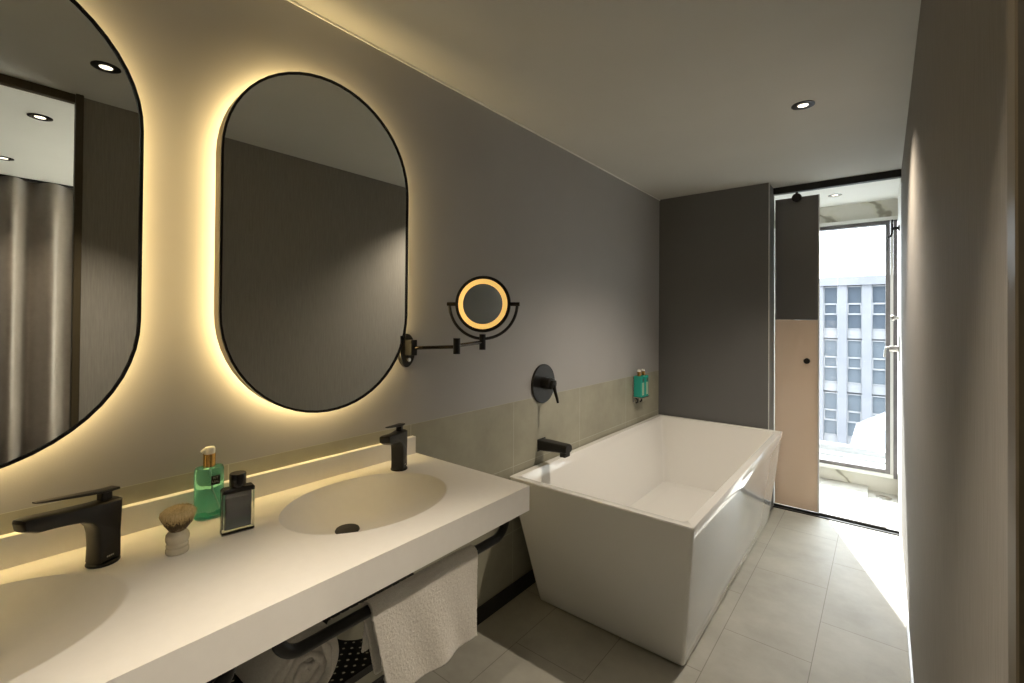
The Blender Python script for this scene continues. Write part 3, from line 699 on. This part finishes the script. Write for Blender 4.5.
# ------------------------------------------------------------------ shower fittings on the right wall
t = thing('robe_hook', 'black hook near the top of the shower wall', 'hook', (W, 4.1, 1.97))
lobj('wall_disc', lathe(bmesh.new(), [(0, W), (.02, W), (.02, W-.008), (0, W-.008)], 24, (0, 4.1, 1.97), 'x'), BLACK, t, smooth=.7)
lobj('hook_arm', tube(bmesh.new(), [(W-.006, 4.1, 1.97), (W-.045, 4.1, 1.97)], .010, 12), BLACK, t, smooth=.7)
lobj('hook_bar', tube(bmesh.new(), [(W-.040, 4.1, 2.03), (W-.040, 4.1, 1.94), (W-.048, 4.1, 1.915), (W-.065, 4.1, 1.91)], .006, 12), BLACK, t, smooth=.7)
t = thing('shower_valve_knob', 'small steel knob on the shower wall above the mixer', 'valve', (W, 4.1, 1.355))
lobj('stem', tube(bmesh.new(), [(W, 4.1, 1.355), (W-.03, 4.1, 1.355)], .010, 16), CHROME, t, smooth=.7)
lobj('knob', lathe(bmesh.new(), [(0, W-.045), (.018, W-.045), (.020, W-.040), (.020, W-.028), (0, W-.028)], 24, (0, 4.1, 1.355), 'x'), CHROME, t, smooth=.7)
t = thing('shower_mixer', 'steel shower mixer with plate and downturned lever on the right wall', 'mixer tap', (W, 4.1, 1.14))
lobj('wall_plate', B(W-.008, W, 4.05, 4.15, 1.06, 1.24, bev=.003), CHROME, t)
lobj('body', tube(bmesh.new(), [(W-.006, 4.1, 1.145), (W-.055, 4.1, 1.145)], .022, 20), CHROME, t, smooth=.7)
lobj('lever', tube(bmesh.new(), [(W-.05, 4.1, 1.155), (W-.072, 4.1, 1.152), (W-.078, 4.1, 1.13), (W-.08, 4.1, 1.085)], .006, 12), CHROME, t, smooth=.7)
t = thing('floor_drain', 'round steel drain in the shower floor', 'drain', (1.386, 4.50, 0))
obj('grate', lathe(bmesh.new(), [(0, 0), (.048, 0), (.05, .0015), (.048, .003), (.04, .002), (.038, .003), (.028, .002), (.026, .003), (.014, .002), (.012, .003), (0, .003)], 36), CHROME, t, smooth=.6)

# ------------------------------------------------------------------ outside: balcony and office block
struct('floor.003', B(-1.5, 3.5, BW+.12, 5.95, -.12, -.01), DECK, 'bright white balcony floor outside the shower window', 'balcony')
bm = bmesh.new()
for k, y in enumerate((5.0, 5.3, 5.6)): box(bm, -1.4, 3.4, y, y+.10, -.01, .006)
box(bm, -1.4, 3.4, 5.83, 5.95, -.01, .05)
struct('trim_8', bm, DECK, 'low white ridges across the balcony outside', 'kerb')
ob = thing('office_building', 'pale office block with white framed blue windows across the street', 'building', (0, 30, -14))
xw = [.20+1.03*k for k in range(-8, 9)]; hwid = .32
FT, FP = 3.19, 2.83
NFL = 6
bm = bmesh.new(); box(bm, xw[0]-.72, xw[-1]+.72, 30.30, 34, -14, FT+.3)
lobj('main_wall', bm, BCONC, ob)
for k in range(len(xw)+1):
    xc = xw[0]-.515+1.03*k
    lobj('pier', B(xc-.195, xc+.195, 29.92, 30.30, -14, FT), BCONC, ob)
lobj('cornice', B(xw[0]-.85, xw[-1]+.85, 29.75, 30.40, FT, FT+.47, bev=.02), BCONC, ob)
bmw = bmesh.new()
proto = None
fl_base = FT-.03
def window_mesh(zt):
    bm = bmesh.new(); y0, y1 = 30.08, 30.16
    h = 2.27; z0 = zt-h
    def bar(a, b2, c2, d): box(bm, a, b2, y0, y1, c2, d)
    bar(-hwid, -hwid+.04, z0, zt); bar(hwid-.04, hwid, z0, zt); bar(-hwid+.04, hwid-.04, zt-.05, zt); bar(-hwid+.04, hwid-.04, z0, z0+.05)
    for zz in (zt-.93, zt-1.47): bar(-hwid+.03, hwid-.03, zz-.045, zz+.045)
    for s in (-1, 1): box(bm, s*hwid-(.07 if s > 0 else 0), s*hwid+(0 if s > 0 else .07), y0-.02, y1, zt-1.5, zt-.9)
    return bm
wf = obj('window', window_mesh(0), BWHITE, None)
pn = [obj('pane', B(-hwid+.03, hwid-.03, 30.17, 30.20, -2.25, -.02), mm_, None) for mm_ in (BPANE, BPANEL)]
random.seed(11)
first = True
for fl in range(NFL):
    zt = fl_base-fl*FP
    for k, x in enumerate(xw):
        f = wf if first else wf.copy(); p = pn[1 if random.random() < .3 else 0]
        p2 = p.copy()
        if not first: COL.objects.link(f)
        COL.objects.link(p2); f.parent = ob; f.matrix_parent_inverse = Matrix.Translation(-Vector(ob.location)); f.location = (x, 0, zt); p2.parent = f
        first = False
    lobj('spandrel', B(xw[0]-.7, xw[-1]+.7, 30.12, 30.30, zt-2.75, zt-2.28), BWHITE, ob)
for p in pn: bpy.data.objects.remove(p)
bm = bmesh.new(); loft(bm, [[Vector((x, y, z)) for x, z in ((.45, -3.14), (3.0, -3.14), (3.0, -1.30), (1.5, -2.27), (.5, -2.92))] for y in (20, 24)])
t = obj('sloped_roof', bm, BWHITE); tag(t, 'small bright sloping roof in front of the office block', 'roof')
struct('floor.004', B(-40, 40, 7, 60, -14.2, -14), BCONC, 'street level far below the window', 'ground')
